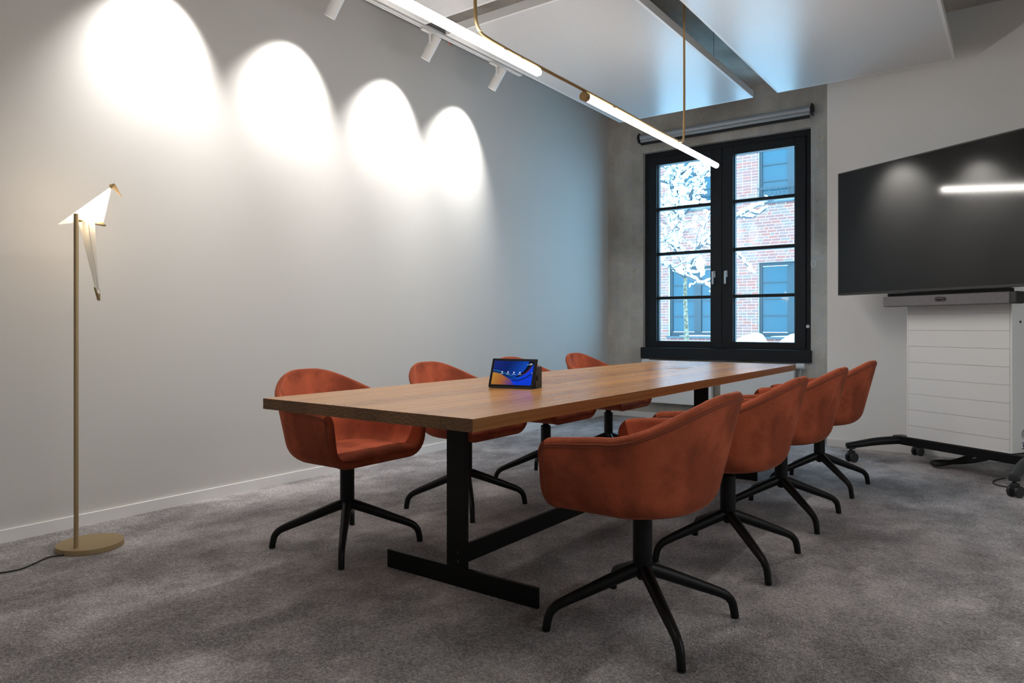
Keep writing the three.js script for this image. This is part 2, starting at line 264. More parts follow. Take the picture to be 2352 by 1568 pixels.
// ---------------------------------------------------------------- pendant lamp
{
  const PX = -1.80, PYY = 2.184;
  const p = thing('pendant_lamp', 'long brass pendant lamp with two glowing white tubes over the table', 'pendant lamp', [PX, PYY, -3.3]);
  const by = 0.031, r = 0.0075, top = CEIL - PYY;
  const z1 = -2.227 + 3.3, z2 = -4.399 + 3.3;
  mesh('brass_rod', [sweep([V(0, top, z1), V(0, by + 0.09, z1), V(0, by + 0.035, z1 - 0.008), V(0, by + 0.008, z1 - 0.035), V(0, by, z1 - 0.09), V(0, by, 0), V(0, by, z2 + 0.09), V(0, by + 0.008, z2 + 0.035), V(0, by + 0.035, z2 + 0.008), V(0, by + 0.09, z2), V(0, top, z2)], r, 12, 160)], brassM, p);
  for (const z of [z1, z2]) mesh('ceiling_rose', lathe([[0.001, top], [0.05, top], [0.05, top - 0.02], [0.012, top - 0.024], [0.001, top - 0.024]], 32).translate(0, 0, z), brassM, p);
  const glow = std({ color: lin(0.9, 0.9, 0.9), emissive: WARM, emissiveIntensity: 5, roughness: 0.4 });
  for (const [a, b, cap] of [[-1.12, -2.700, -1.12], [-3.119, -5.023, -3.119]]) {
    const za = a + 3.3, zb = b + 3.3, R = 0.0195;
    const tube = mesh('light_tube', [sweep([V(0, 0, za), V(0, 0, (za + zb) / 2), V(0, 0, zb + R)], R, 24, 12, 1, true)], glow, p, 'glowing white light tube');
    mesh('end_cap', new THREE.CylinderGeometry(R + 0.004, R + 0.004, 0.03, 28).rotateX(Math.PI / 2).translate(0, 0, za + 0.01), brassM, tube, 'round brass end cap');
    const clamps = b < -4 ? [za - 0.3, -1.0] : [z1 - 0.2, zb + 0.15];
    for (const zc of clamps) mesh('clamp', bx(-0.006, 0.006, R - 0.004, by, zc - 0.012, zc + 0.012, 0.002), brassM, tube);
    // the tube shines all round: four narrow lights on its skin, down, up and to both sides
    for (const [power, x, y, rx, ry] of [[TUBE_LIGHT, 0, -R - 0.0015, -Math.PI / 2, 0], [TUBE_UP, 0, by + r + 0.002, Math.PI / 2, 0], [TUBE_SIDE, -R - 0.0015, 0, 0, Math.PI / 2], [TUBE_SIDE, R + 0.0015, 0, 0, -Math.PI / 2]]) {
      const L = new THREE.RectAreaLight(WARM, power, ry ? za - zb : 0.02, ry ? 0.02 : za - zb); L.name = 'tube_glow';
      L.position.set(x, y, (za + zb) / 2); L.rotation.set(rx, ry, 0); p.add(L);
    }
  }
}

// ---------------------------------------------------------------- roller blind
{
  const x0 = -3.475, x1 = -1.652, y = 3.122, z = ZC + 0.05;
  const b = thing('roller_blind', 'rolled up grey roller blind above the window', 'blind', [(x0 + x1) / 2, y, z]);
  const h = (x1 - x0) / 2;
  mesh('roll', new THREE.CylinderGeometry(0.034, 0.034, 2 * h - 0.03, 40).rotateZ(Math.PI / 2), std({ color: lin(0.52, 0.54, 0.57), roughness: 0.4, metalness: 0.4 }), b, 'rolled grey reflective fabric');
  mesh('bottom_bar', [bx(-h + 0.02, h - 0.02, -0.058, -0.030, 0.012, 0.028, 0.004)], aluM, b);
  mesh('fabric_edge', [bx(-h + 0.02, h - 0.02, -0.086, -0.058, 0.006, 0.012)], darkPlasticM, b, 'dark hanging fabric edge');
  for (const s of [-1, 1]) mesh('bracket', [bx(s * h - 0.006, s * h + 0.006, -0.06, 0.05, -0.048, 0.034, 0.005), new THREE.CylinderGeometry(0.044, 0.044, 0.012, 24).rotateZ(Math.PI / 2).translate(s * (h + 0.006), 0, 0)], darkPlasticM, b);
  const ch = mesh('chain', [sweep([V(h + 0.012, -0.03, 0.02), V(h + 0.012, -0.8, 0.02), V(h + 0.012, -1.47, 0.02)], 0.0014, 6, 8), sweep([V(h + 0.012, -0.03, -0.02), V(h + 0.013, -0.8, -0.02), V(h + 0.012, -1.47, 0.0)], 0.0014, 6, 8)], aluM, b);
  mesh('chain_ring', new THREE.TorusGeometry(0.026, 0.0035, 10, 32).scale(0.8, 1.2, 1).rotateY(0.5).translate(h + 0.012, -1.50, 0.008), whitePlasticM, ch, 'clear plastic pull ring');
}

// ---------------------------------------------------------------- radiators under the window
function radiator(x0, x1, valve, label) {
  const z = ZC + 0.045, g = thing('radiator', label, 'radiator', [(x0 + x1) / 2, 0, z], 0, 'white panel radiators under the window'), h = (x1 - x0) / 2;
  mesh('front_panel', bx(-h, h, 0.185, 0.648, 0.055, 0.085, 0.006), whiteCoatM, g);
  mesh('rear_panel', bx(-h + 0.01, h - 0.01, 0.195, 0.640, 0, 0.02, 0.004), whiteCoatM, g);
  mesh('side_cover', bx(-h, -h + 0.006, 0.19, 0.645, 0.02, 0.055), whiteCoatM, g); mesh('side_cover', bx(h - 0.006, h, 0.19, 0.645, 0.02, 0.055), whiteCoatM, g);
  mesh('top_grille', bx(-h + 0.006, h - 0.006, 0.64, 0.647, 0.02, 0.055), whiteCoatM, g);
  const xv = valve * (h + 0.05);
  mesh('thermostat', [new THREE.CylinderGeometry(0.026, 0.026, 0.075, 28).rotateZ(Math.PI / 2).translate(xv, 0.632, 0.05), new THREE.CylinderGeometry(0.014, 0.014, 0.03, 20).rotateZ(Math.PI / 2).translate(valve * (h + 0.008), 0.632, 0.05)], whitePlasticM, g, 'white thermostat valve');
  for (const px of [valve * (h - 0.14), valve * (h - 0.19)]) mesh('pipe', [cyl(0.008, 0.008, 0.0, 0.19, 14, -px, 0.04), cyl(0.014, 0.014, 0.10, 0.14, 14, -px, 0.04)], chromeM, g, 'chrome connecting pipe');
  return g;
}
radiator(-3.33, -2.625, -1, 'white panel radiator under the window on the spotlit wall side');
{
  const g = radiator(-2.53, -1.80, 1, 'white panel radiator under the window on the television side');
  mesh('sensor_cable', sweep([V(0.42, 0.605, 0.05), V(0.40, 0.5, 0.02), V(0.39, 0.3, -0.02), V(0.39, 0.07, -0.025)], 0.003, 8), whitePlasticM, g, 'thin white sensor cable');
}

// ---------------------------------------------------------------- table
const TX0 = -2.309, TX1 = -1.295, TZ0 = -1.59, TZ1 = -5.184, TTOP = 0.75, TC = -1.80;
{
  const t = thing('conference_table', 'long oak conference table with black steel trestle base', 'table', [TC, 0, (TZ0 + TZ1) / 2]);
  const widths = [0.118, 0.142, 0.121, 0.131, 0.112, 0.138, 0.127, 0.125], hz = (TZ0 - TZ1) / 2; let x = TX0 - TC;
  const tone = [2, 0, 3, 1, 0, 2, 1, 3], total = widths.reduce((a, b) => a + b, 0), k = (TX1 - TX0) / total;
  widths.forEach((w0, i) => {
    const w = w0 * k, g = new RoundedBoxGeometry(w - 0.0004, 0.04, 2 * hz, 1, 0.0012);
    g.translate(x + w / 2, TTOP - 0.02, 0); boxUV(g);
    const n = g.attributes.normal, uv = g.attributes.uv, p = g.attributes.position, ou = rnd() * 0.5, ov = rnd() * 3;
    const endTri = [], sideTri = [], edgeTri = [], ng = g.index ? g.toNonIndexed() : g, N = ng.attributes.normal, U = ng.attributes.uv, Pn = ng.attributes.position;
    for (let v = 0; v < N.count; v += 3) {
      const isEnd = Math.abs(N.getZ(v)) + Math.abs(N.getZ(v + 1)) + Math.abs(N.getZ(v + 2)) > 2.4;
      for (let q = v; q < v + 3; q++) {
        if (isEnd) U.setXY(q, Pn.getX(q) - x + (i % 3) * 0.045, Pn.getY(q) + 0.03 * (i % 4));
        else if (Math.abs(N.getY(q)) > 0.7) U.setXY(q, Pn.getX(q) + ou, Pn.getZ(q) + ov);
        else U.setXY(q, Pn.getY(q) + ou, Pn.getZ(q) + ov);
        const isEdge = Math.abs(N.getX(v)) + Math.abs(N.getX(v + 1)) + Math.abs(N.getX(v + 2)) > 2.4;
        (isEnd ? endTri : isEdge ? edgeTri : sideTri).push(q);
      }
    }
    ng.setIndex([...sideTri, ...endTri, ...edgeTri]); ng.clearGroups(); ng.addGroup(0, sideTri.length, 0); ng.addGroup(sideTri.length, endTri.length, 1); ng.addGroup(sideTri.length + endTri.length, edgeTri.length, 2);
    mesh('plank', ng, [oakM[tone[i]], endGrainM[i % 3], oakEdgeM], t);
    x += w;
  });
  const zm = (TZ0 + TZ1) / 2;
  for (const zf of [-2.115, -4.705]) {
    const z = zf - zm, s = zf > -3 ? 1 : -1;
    mesh('foot', bx(-0.383, 0.383, 0, 0.075, z - 0.008, z + 0.008, 0.0015), blackSteelM, t);
    const post = mesh('post', [bx(-0.05, 0.05, 0.075, TTOP - 0.046, z - 0.008, z + 0.008, 0.0015), bx(-0.4, 0.4, TTOP - 0.046, TTOP - 0.040, z - 0.04, z + 0.04, 0.001)], blackSteelM, t);
    for (const y of [0.10, 0.135]) mesh('bolt', new THREE.CylinderGeometry(0.006, 0.006, 0.004, 6).rotateX(Math.PI / 2).translate(0.012, y, z + s * 0.0095), charcoalM, post);
  }
  mesh('stretcher', bx(-0.008, 0.008, 0.079, 0.154, -4.697 - zm, -2.123 - zm, 0.0015), blackSteelM, t);
  const fl = mesh('cable_flap', [bx(-0.055, 0.055, TTOP, TTOP + 0.0016, -4.395 - zm, -4.235 - zm, 0.0007)], oakM[4], t, 'small cable outlet lid in the tabletop');
  mesh('flap_slot', bx(-0.045, 0.045, TTOP + 0.0012, TTOP + 0.0020, -4.318 - zm, -4.310 - zm), charcoalM, fl, 'dark slot');
  const knotM = std({ color: lin(0.10, 0.055, 0.03), roughness: 0.6 });
  for (const [kx, kz, a, b] of [[-0.10, -3.612, 0.010, 0.028], [0.017, -2.82, 0.012, 0.05], [0.27, -2.52, 0.012, 0.045], [-0.2, -4.05, 0.007, 0.02]]) mesh('knot', new THREE.CylinderGeometry(1, 1, 0.0008, 20).scale(a * 0.55, 1, b * 0.55).translate(kx, TTOP + 0.0002, kz - zm), knotM, t, 'small dark knot in the oak');
}

// ---------------------------------------------------------------- tablet on the table
{
  const cx = -1.7975, cz = -2.4665, dx = 0.207, dz = -0.045, turn = Math.atan2(-dz, dx);
  const t = thing('tablet', 'black tablet with a lit blue screen leaning on a small stand on the table', 'tablet', [cx, TTOP, cz], turn);
  const w = 0.215, h = 0.133, tilt = -22 * Math.PI / 180;
  const put = (g) => g.translate(0, h / 2, 0).rotateX(tilt).translate(0, 0.003, 0);
  mesh('case', put(new RoundedBoxGeometry(w, h, 0.009, 3, 0.004)), blackCoatM, t);
  const c = document.createElement('canvas'); c.width = 640; c.height = 400; const x = c.getContext('2d');
  let g = x.createLinearGradient(0, 0, 640, 300); g.addColorStop(0, '#1d2f86'); g.addColorStop(0.35, '#07246e'); g.addColorStop(0.7, '#0a4fc0'); g.addColorStop(1, '#0a3fd6'); x.fillStyle = g; x.fillRect(0, 0, 640, 400);
  g = x.createLinearGradient(0, 200, 420, 400); g.addColorStop(0, '#c8923a'); g.addColorStop(0.45, '#b0693c'); g.addColorStop(0.75, '#6a4590'); g.addColorStop(1, '#1238c8');
  x.fillStyle = g; x.beginPath(); x.moveTo(0, 196); x.bezierCurveTo(160, 205, 220, 290, 330, 320); x.lineTo(420, 400); x.lineTo(0, 400); x.fill();
  x.strokeStyle = '#0a3a66'; x.lineWidth = 26; x.beginPath(); x.moveTo(0, 176); x.bezierCurveTo(160, 180, 220, 240, 330, 262); x.stroke();
  x.strokeStyle = '#3fb0e8'; x.lineWidth = 5; x.beginPath(); x.moveTo(0, 160); x.bezierCurveTo(160, 166, 220, 226, 330, 250); x.stroke();
  x.fillStyle = '#0540e8'; x.beginPath(); x.moveTo(300, 320); x.bezierCurveTo(480, 330, 560, 180, 640, 60); x.lineTo(640, 400); x.lineTo(380, 400); x.fill();
  x.fillStyle = '#04112e'; x.beginPath(); x.moveTo(560, 0); x.bezierCurveTo(540, 150, 440, 230, 360, 270); x.bezierCurveTo(480, 280, 580, 160, 640, 40); x.lineTo(640, 0); x.fill();
  x.fillStyle = '#5a1f33'; x.beginPath(); x.moveTo(590, 90); x.bezierCurveTo(560, 170, 490, 220, 440, 240); x.bezierCurveTo(500, 236, 580, 180, 610, 90); x.fill();
  x.strokeStyle = '#0b1f66'; x.lineWidth = 18; x.beginPath(); x.moveTo(330, 318); x.bezierCurveTo(460, 350, 560, 260, 640, 200); x.stroke();
  x.fillStyle = '#e8f4ff'; for (const [a, b] of [[150, 186], [245, 188], [342, 190], [436, 192]]) { x.beginPath(); x.arc(a, b, 12, 0, 7); x.fill(); x.fillRect(a - 26, b + 27, 52, 7); }
  x.fillRect(578, 36, 36, 12); x.fillRect(534, 54, 82, 6); x.fillRect(626, 180, 4, 36);
  const tex = new THREE.CanvasTexture(c); tex.colorSpace = THREE.SRGBColorSpace;
  mesh('screen', put(new THREE.PlaneGeometry(w - 0.026, h - 0.024).translate(0, 0, 0.0049)), std({ color: 0x000000, emissive: 0xffffff, emissiveMap: tex, emissiveIntensity: 0.75, roughness: 0.15 }), t, 'lit blue and orange screen');
  mesh('stand', [bx(0.045, 0.102, 0, 0.094, -0.112, -0.036, 0.003)], darkPlasticM, t, 'black stand block');
  mesh('foot', [bx(-0.10, 0.10, 0, 0.006, -0.05, 0.006, 0.002)], darkPlasticM, t);
  mesh('knob', new THREE.CylinderGeometry(0.012, 0.012, 0.006, 20).rotateZ(Math.PI / 2).translate(0.1045, 0.045, -0.06), charcoalM, t);
}

// ---------------------------------------------------------------- chairs
const chairParts = (() => {
  const xf = 0.238, wb = 0.182, xs = 0.0, ab = 0.150, rb = 0.088, T = 0.0165, yb = 0.424;
  // path samples around the seat base: distance from the nearer front end, boundary point, outward normal
  const half = [];
  const fr = [0, 0.0008, 0.003, 0.0065, 0.011, 0.0165, 0.025, 0.04, 0.058, 0.08, 0.105, 0.135, 0.165, 0.2];
  for (const d of fr) half.push({ d, b: [xf - d, wb], n: [0, 1], a: 0 });
  const NA = 15;
  for (let i = 0; i <= NA; i++) { const a = i / NA * Math.PI / 2, b = [xs - ab * Math.sin(a), wb * Math.cos(a)]; let n = [-Math.sin(a) / ab, Math.cos(a) / wb]; const l = Math.hypot(...n); half.push({ d: 0.238 + a * 0.17, b, n: [n[0] / l, n[1] / l], a: a / (Math.PI / 2) }); }
  const path = [...half.map((h) => ({ ...h })), ...half.slice(0, -1).reverse().map((h) => ({ ...h, b: [h.b[0], -h.b[1]], n: [h.n[0], -h.n[1]] }))];
  const rim = (p) => { const r = 0.655 + 0.022 * Math.min(1, p.d / 0.238) + 0.133 * smooth(0.02, 0.92, p.a), rc = 0.055, cut = p.d < rc ? rc - Math.sqrt(Math.max(0, rc * rc - (rc - p.d) ** 2)) : 0; return r - cut; };
  const point = (p, j) => {   // j: {k:'base',t} | {k:'arc',t} | {k:'wall',t}
    const mid = [Math.max(p.b[0], xs - 0.0), 0], back = Math.max(0, -p.n[0]);
    if (j.k === 'base') { const m = [mid[0], 0]; const dish = 0.010 * (1 - j.t * j.t); return V(m[0] + (p.b[0] - m[0]) * j.t, yb - dish * 0, m[1] + (p.b[1] - m[1]) * j.t); }
    const lean = (8 + 6 * back) * Math.PI / 180, end = Math.PI / 2 - lean;
    const ta = j.k === 'arc' ? j.t * end : end, g = rb * Math.sin(ta), h = rb * (1 - Math.cos(ta));
    let G = g, Hh = h;
    if (j.k === 'wall') { const total = (rim(p) - yb - h) / Math.cos(lean), s = total - j.e; const ss = j.t !== undefined ? j.t * (total - 0.03) : s; G += ss * Math.sin(lean); Hh += ss * Math.cos(lean); }
    return V(p.b[0] + p.n[0] * G, yb + Hh, p.b[1] + p.n[1] * G);
  };
  const J = [];
  for (let i = 0; i <= 4; i++) J.push({ k: 'base', t: i / 4, far: 1 });
  for (let i = 1; i <= 7; i++) J.push({ k: 'arc', t: i / 7, far: 1 });
  for (let i = 1; i <= 7; i++) J.push({ k: 'wall', t: i / 7, far: 1 });
  for (const e of [0.022, 0.0165, 0.011, 0.0065, 0.003, 0.0008, 0]) J.push({ k: 'wall', e });
  const M = path.map((p) => J.map((j) => point(p, j)));
  const nu = path.length, nv = J.length;
  const normal = (i, j) => { const a = M[Math.min(nu - 1, i + 1)][j].clone().sub(M[Math.max(0, i - 1)][j]), b = M[i][Math.min(nv - 1, j + 1)].clone().sub(M[i][Math.max(0, j - 1)]); let n = a.cross(b); if (n.lengthSq() < 1e-14) { n = V(0, -1, 0); } return n.normalize(); };
  const Nn = M.map((r, i) => r.map((_, j) => { let n = J[j].k === 'base' ? V(0, -1, 0) : normal(i, j); const p = path[i]; const outward = V(p.n[0], -0.6, p.n[1]); if (n.dot(outward) < 0) n.negate(); return n; }));
  const taper = (d) => (d >= T ? 1 : Math.sqrt(Math.max(0, 1 - (1 - d / T) ** 2)));
  const P = [], uv = [], idx = [];
  for (const side of [1, -1]) {
    const off = P.length / 3;
    for (let i = 0; i < nu; i++) for (let j = 0; j < nv; j++) {
      const dEdge = J[j].e !== undefined ? J[j].e : 1, t = T * taper(Math.min(path[i].d, 9)) * taper(dEdge), q = M[i][j].clone().addScaledVector(Nn[i][j], side * t * (side > 0 ? 1 : 1));
      P.push(q.x, q.y, q.z); uv.push(q.x * 0.7 + (J[j].k === 'base' ? q.z : Math.sign(q.z || 1) * 0.2 + q.z * 0.7), q.y + (side > 0 ? 0 : 0.31) + q.z * 0.25);
    }
    for (let i = 0; i < nu - 1; i++) for (let j = 0; j < nv - 1; j++) { const a = off + i * nv + j, b = a + nv; side > 0 ? idx.push(a, a + 1, b, b, a + 1, b + 1) : idx.push(a, b, a + 1, b, b + 1, a + 1); }
  }
  let shell = new THREE.BufferGeometry(); shell.setAttribute('position', new THREE.Float32BufferAttribute(P, 3)); shell.setIndex(idx);
  shell = mergeVertices(shell, 2e-5); shell.computeVertexNormals();
  { const p = shell.attributes.position, n = shell.attributes.normal, u = new Float32Array(p.count * 2); for (let i = 0; i < p.count; i++) { const x = p.getX(i), y = p.getY(i), z = p.getZ(i), a = Math.atan2(z, -x - 0.0001) * 0.28; if (Math.abs(n.getY(i)) > 0.85) { u[2 * i] = x + 0.3; u[2 * i + 1] = z; } else { u[2 * i] = a + 0.3 * (n.getX(i) * x + n.getZ(i) * z > 0 ? 1 : 0); u[2 * i + 1] = y; } } shell.setAttribute('uv', new THREE.BufferAttribute(u, 2)); }
  // the sign of the winding: turn faces outward if needed
  // piping: two welts round the outer edge
  const welt = (e, r) => {
    const pts = [];
    for (let i = 4; i < nu - 4; i++) { const p = path[i]; const je = point(p, { k: 'wall', e }); const q = je.addScaledVector(Nn[i][nv - 7], T * 0.96); pts.push(q); }
    return sweep(pts, r, 8, pts.length * 3);
  };
  const edgeWelt = (s) => {   // down the front edge of one arm and under the seat front
    const ds = 6, out = [], i = s > 0 ? ds : nu - 1 - ds;
    for (let j = nv - 5; j >= 0; j--) out.push(M[i][j].clone().addScaledVector(Nn[i][j], T * 0.98));
    return out;
  };
  const front = [...edgeWelt(1), ...edgeWelt(-1).reverse().slice(1)];
  const piping = mergeGeometries([welt(0.019, 0.0032), welt(0.0285, 0.0026), sweep(front, 0.0032, 8, front.length * 2)].map((g) => g.toNonIndexed()));
  // seat pad
  const SP = [], SI = [], SU = [], nj = 9;
  for (let i = 0; i < nu; i++) for (let j = 0; j < nj; j++) {
    const p = path[i], t = j / (nj - 1), ext = 0.05, B = [p.b[0] + p.n[0] * ext, p.b[1] + p.n[1] * ext], m = [Math.max(p.b[0], xs), 0];
    const fx = taperPad(p.d), x = m[0] + (B[0] - m[0]) * t + (p.d < 0.05 ? 0.0 : 0), z = B[1] * t;
    const y = yb + T - 0.004 + 0.028 * Math.sqrt(Math.max(0, 1 - t ** 5)) * fx + 0.012 * t ** 3; SP.push(x - (p.d < 0.02 ? 0.004 : 0), y, z); SU.push(x + 0.1, z + 0.2);
  }
  function taperPad(d) { return d > 0.045 ? 1 : Math.sqrt(Math.max(0, 1 - (1 - d / 0.045) ** 2)); }
  for (let i = 0; i < nu - 1; i++) for (let j = 0; j < nj - 1; j++) { const a = i * nj + j, b = a + nj; SI.push(a, a + 1, b, b, a + 1, b + 1); }
  let pad = new THREE.BufferGeometry(); pad.setAttribute('position', new THREE.Float32BufferAttribute(SP, 3)); pad.setAttribute('uv', new THREE.Float32BufferAttribute(SU, 2)); pad.setIndex(SI); pad.computeVertexNormals();
  // base
  const leg = sweep([V(0.004, 0.196, 0), V(0.05, 0.181, 0), V(0.12, 0.155, 0), V(0.20, 0.124, 0), V(0.27, 0.097, 0), V(0.305, 0.080, 0), V(0.325, 0.058, 0), V(0.333, 0.030, 0), V(0.337, 0.004, 0)], [0.024, 0.0235, 0.022, 0.020, 0.0175, 0.016, 0.015, 0.0145, 0.0145], 16, 48, 0.92);
  const glide = cyl(0.013, 0.013, 0, 0.006, 16, 0.337, 0);
  const column = lathe([[0.001, 0.150], [0.016, 0.155], [0.027, 0.172], [0.0325, 0.2], [0.033, 0.23], [0.033, 0.362], [0.031, 0.366], [0.001, 0.366]], 40);
  const neck = lathe([[0.001, 0.36], [0.0195, 0.36], [0.0195, 0.376], [0.03, 0.388], [0.031, 0.400], [0.001, 0.400]], 32);
  const plate = new RoundedBoxGeometry(0.17, 0.010, 0.17, 2, 0.004).translate(0, 0.404, 0);
  return { shell, piping, pad, leg, glide, column, neck, plate };
})();
function makeChair() {
  const c = new THREE.Group(); c.name = 'chair';
  const s = mesh('seat_shell', chairParts.shell, velvetM, c); mesh('piping', chairParts.piping, pipingM, s);
  mesh('seat_pad', chairParts.pad, velvetM, c);
  mesh('column', chairParts.column, blackCoatM, c); mesh('swivel_neck', chairParts.neck, blackCoatM, c); mesh('mounting_plate', chairParts.plate, blackCoatM, c);
  for (let k = 0; k < 4; k++) { const l = mesh('leg', chairParts.leg, blackCoatM, c); l.rotation.y = Math.PI / 4 + k * Math.PI / 2; mesh('glide', chairParts.glide, darkPlasticM, l); }
  return c;
}
const chair0 = makeChair();
const ends = ['farthest from the window', 'third from the window end', 'second from the window end', 'nearest the window'];
[-2.215, -3.075, -3.92, -4.80].forEach((z, i) => {
  for (const side of [-1, 1]) {
    const c = chair0.clone(); c.name = numbered('armchair'); scene.add(c);
    c.position.set(side > 0 ? -1.055 : -2.555, 0, side > 0 ? z : z + [0.005, -0.005, 0.02, 0.03][i]); c.rotation.y = side > 0 ? Math.PI : 0;
    if (side > 0) c.rotation.y += [0.0, 0.015, -0.01, -0.02][i];
    tag(c, 'rust velvet armchair on the ' + (side > 0 ? 'television' : 'spotlit wall') + ' side of the table, ' + ends[i], 'chair', 'velvet armchairs around the table');
  }
});

// ---------------------------------------------------------------- floor lamp with paper bird
{
  const bx0 = -3.447, bz0 = -1.412, t = thing('bird_floor_lamp', 'brass floor lamp with a glowing folded paper bird on a perch', 'floor lamp', [bx0, 0, bz0]);
  const pd = V(-0.089, 0, -0.16).normalize();   // where the perch and the base point
  mesh('base', lathe([[0.001, 0], [0.137, 0], [0.138, 0.002], [0.138, 0.023], [0.1365, 0.025], [0.001, 0.025]], 64).translate(pd.x * 0.09, 0, pd.z * 0.09), brassMattM, t, 'round flat brass base');
  mesh('pole', [cyl(0.0098, 0.0098, 0.02, 1.524, 24), cyl(0.0098, 0.009, 1.524, 1.5255, 24)], brassMattM, t);
  mesh('perch', [sweep([V(0, 1.500, 0), V(pd.x * 0.1, 1.500, pd.z * 0.1), V(pd.x * 0.185, 1.500, pd.z * 0.185)], 0.0062, 14, 8, 1, true)], brassMattM, t);
  // bird axes: along the image plane of the side view, across
  const face = YAW + Math.atan(0.5964), ax = V(Math.cos(face), 0, -Math.sin(face)), ac = V(-Math.sin(face), 0, -Math.cos(face)), org = V(pd.x * 0.10, 0, pd.z * 0.10);
  const B = (r, h, f) => org.clone().addScaledVector(ax, r).addScaledVector(ac, f).add(V(0, h, 0));
  const pxr = (x) => (x - 211) / 577;   // bird sits a little behind the pole
  const hy = (y) => 1.02 + (748.85 - y) / 1617.7 * 3.267;
  const q = (x, y, f) => { const u = (x - W / 2) / FOCAL, d = V(-Math.sin(YAW) + Math.cos(YAW) * u, (HORIZON - y) / FOCAL, -Math.cos(YAW) - Math.sin(YAW) * u), o = V(bx0, -EYE, bz0), k = (org.clone().add(o).dot(V(ac.x, 0, ac.z)) + f) / (d.x * ac.x + d.z * ac.z); return d.multiplyScalar(k).sub(o); };
  const tri = (list) => { const P = []; for (const a of list) for (const p of a) P.push(p.x, p.y, p.z); const g = new THREE.BufferGeometry(); g.setAttribute('position', new THREE.Float32BufferAttribute(P, 3)); g.computeVertexNormals(); g.setAttribute('uv', new THREE.Float32BufferAttribute(new Float32Array(P.length / 3 * 2), 2)); return g; };
  const solid = (list, th) => { // folded sheet with thickness: each triangle as a thin prism
    const out = []; for (const [a, b, c] of list) { const n = b.clone().sub(a).cross(c.clone().sub(a)).normalize().multiplyScalar(th / 2); const u = [a, b, c].map((p) => p.clone().add(n)), d = [a, b, c].map((p) => p.clone().sub(n)); out.push([u[0], u[1], u[2]], [d[0], d[2], d[1]]); for (let k = 0; k < 3; k++) { const m = (k + 1) % 3; out.push([u[k], d[k], d[m]], [u[k], d[m], u[m]]); } } return tri(out);
  };
  const paper = phy({ color: lin(0.86, 0.84, 0.80), roughness: 1, transmission: 0.5, thickness: 0, emissive: lin(1.0, 0.86, 0.68), emissiveIntensity: 0.45 });
  const paperDim = phy({ color: lin(0.86, 0.84, 0.80), roughness: 1, transmission: 0.65, thickness: 0 });
  const head = q(257, 427, 0), tail = q(133, 515, 0), mid = q(186, 478, 0);
  const wing = (s) => [[head, q(237, 510, s * 0.03), q(207, 509, s * 0.07)], [head, q(207, 509, s * 0.07), mid], [mid, q(207, 509, s * 0.07), q(172, 511, s * 0.05)], [mid, q(172, 511, s * 0.05), tail]];
  const body = mesh('bird_shade', solid([...wing(-1), ...wing(1), [head, q(237, 510, -0.03), q(237, 510, 0.03)]], 0.0012), paper, t, 'glowing white folded paper bird');
  mesh('beak', solid([[q(250, 423.5, 0), q(263, 421.5, -0.012), q(280, 453, 0)], [q(250, 423.5, 0), q(280, 453, 0), q(263, 421.5, 0.012)], [q(263, 421.5, -0.012), q(263, 421.5, 0.012), q(280, 453, 0)], [q(250, 427, -0.008), q(263, 421.5, -0.012), q(256, 434, -0.006)], [q(250, 427, 0.008), q(263, 421.5, 0.012), q(256, 434, 0.006)]], 0.002), brassMattM, t, 'brass beak');
  const tip = [q(219, 664, -0.008), q(223, 668, 0), q(227, 664, -0.008)];
  mesh('bird_tail', solid([[q(178, 499, -0.03), q(202, 506, -0.055), tip[0]], [q(202, 506, -0.055), tip[1], tip[0]], [q(202, 506, -0.055), q(217, 502, -0.03), tip[2]], [q(202, 506, -0.055), tip[2], tip[1]]], 0.0012), paperDim, t, 'long hanging paper tail');
  mesh('tail_clip', solid([[q(215.5, 659, -0.006), q(220, 661, -0.012), q(224, 690, -0.006)], [q(220, 661, -0.012), q(225, 674, -0.016), q(224, 690, -0.006)], [q(225, 674, -0.016), q(230, 674, -0.006), q(230, 690, -0.004)], [q(225, 674, -0.016), q(230, 690, -0.004), q(224, 690, -0.006)], [q(228.5, 663, -0.006), q(230, 663, -0.006), q(230, 676, -0.006)]], 0.003), brassMattM, t, 'brass clip at the tail end');
  mesh('feet', [bx(-0.006, 0.006, 1.503, 1.522, -0.006, 0.006).translate(pd.x * 0.13, 0, pd.z * 0.13), bx(-0.006, 0.006, 1.503, 1.522, -0.006, 0.006).translate(pd.x * 0.165, 0, pd.z * 0.165)], brassMattM, t);
  const L = new THREE.PointLight(AMBER, BIRD, 0, 2); L.name = 'bird_glow'; L.position.copy(B(pxr(215), hy(490), 0)); L.castShadow = true; L.shadow.radius = 1; t.add(L);
  mesh('power_cord', [sweep([V(0.004, 0.014, 0.026), V(0.0, 0.006, 0.05), V(-0.02, 0.005, 0.10), V(0.02, 0.005, 0.17), V(0.055, 0.005, 0.24), V(0.03, 0.005, 0.32), V(-0.05, 0.005, 0.42), V(-0.2, 0.005, 0.5), V(-0.42, 0.005, 0.52)], 0.0032, 8, 60)], cableM, t, 'thin black power cord');
}

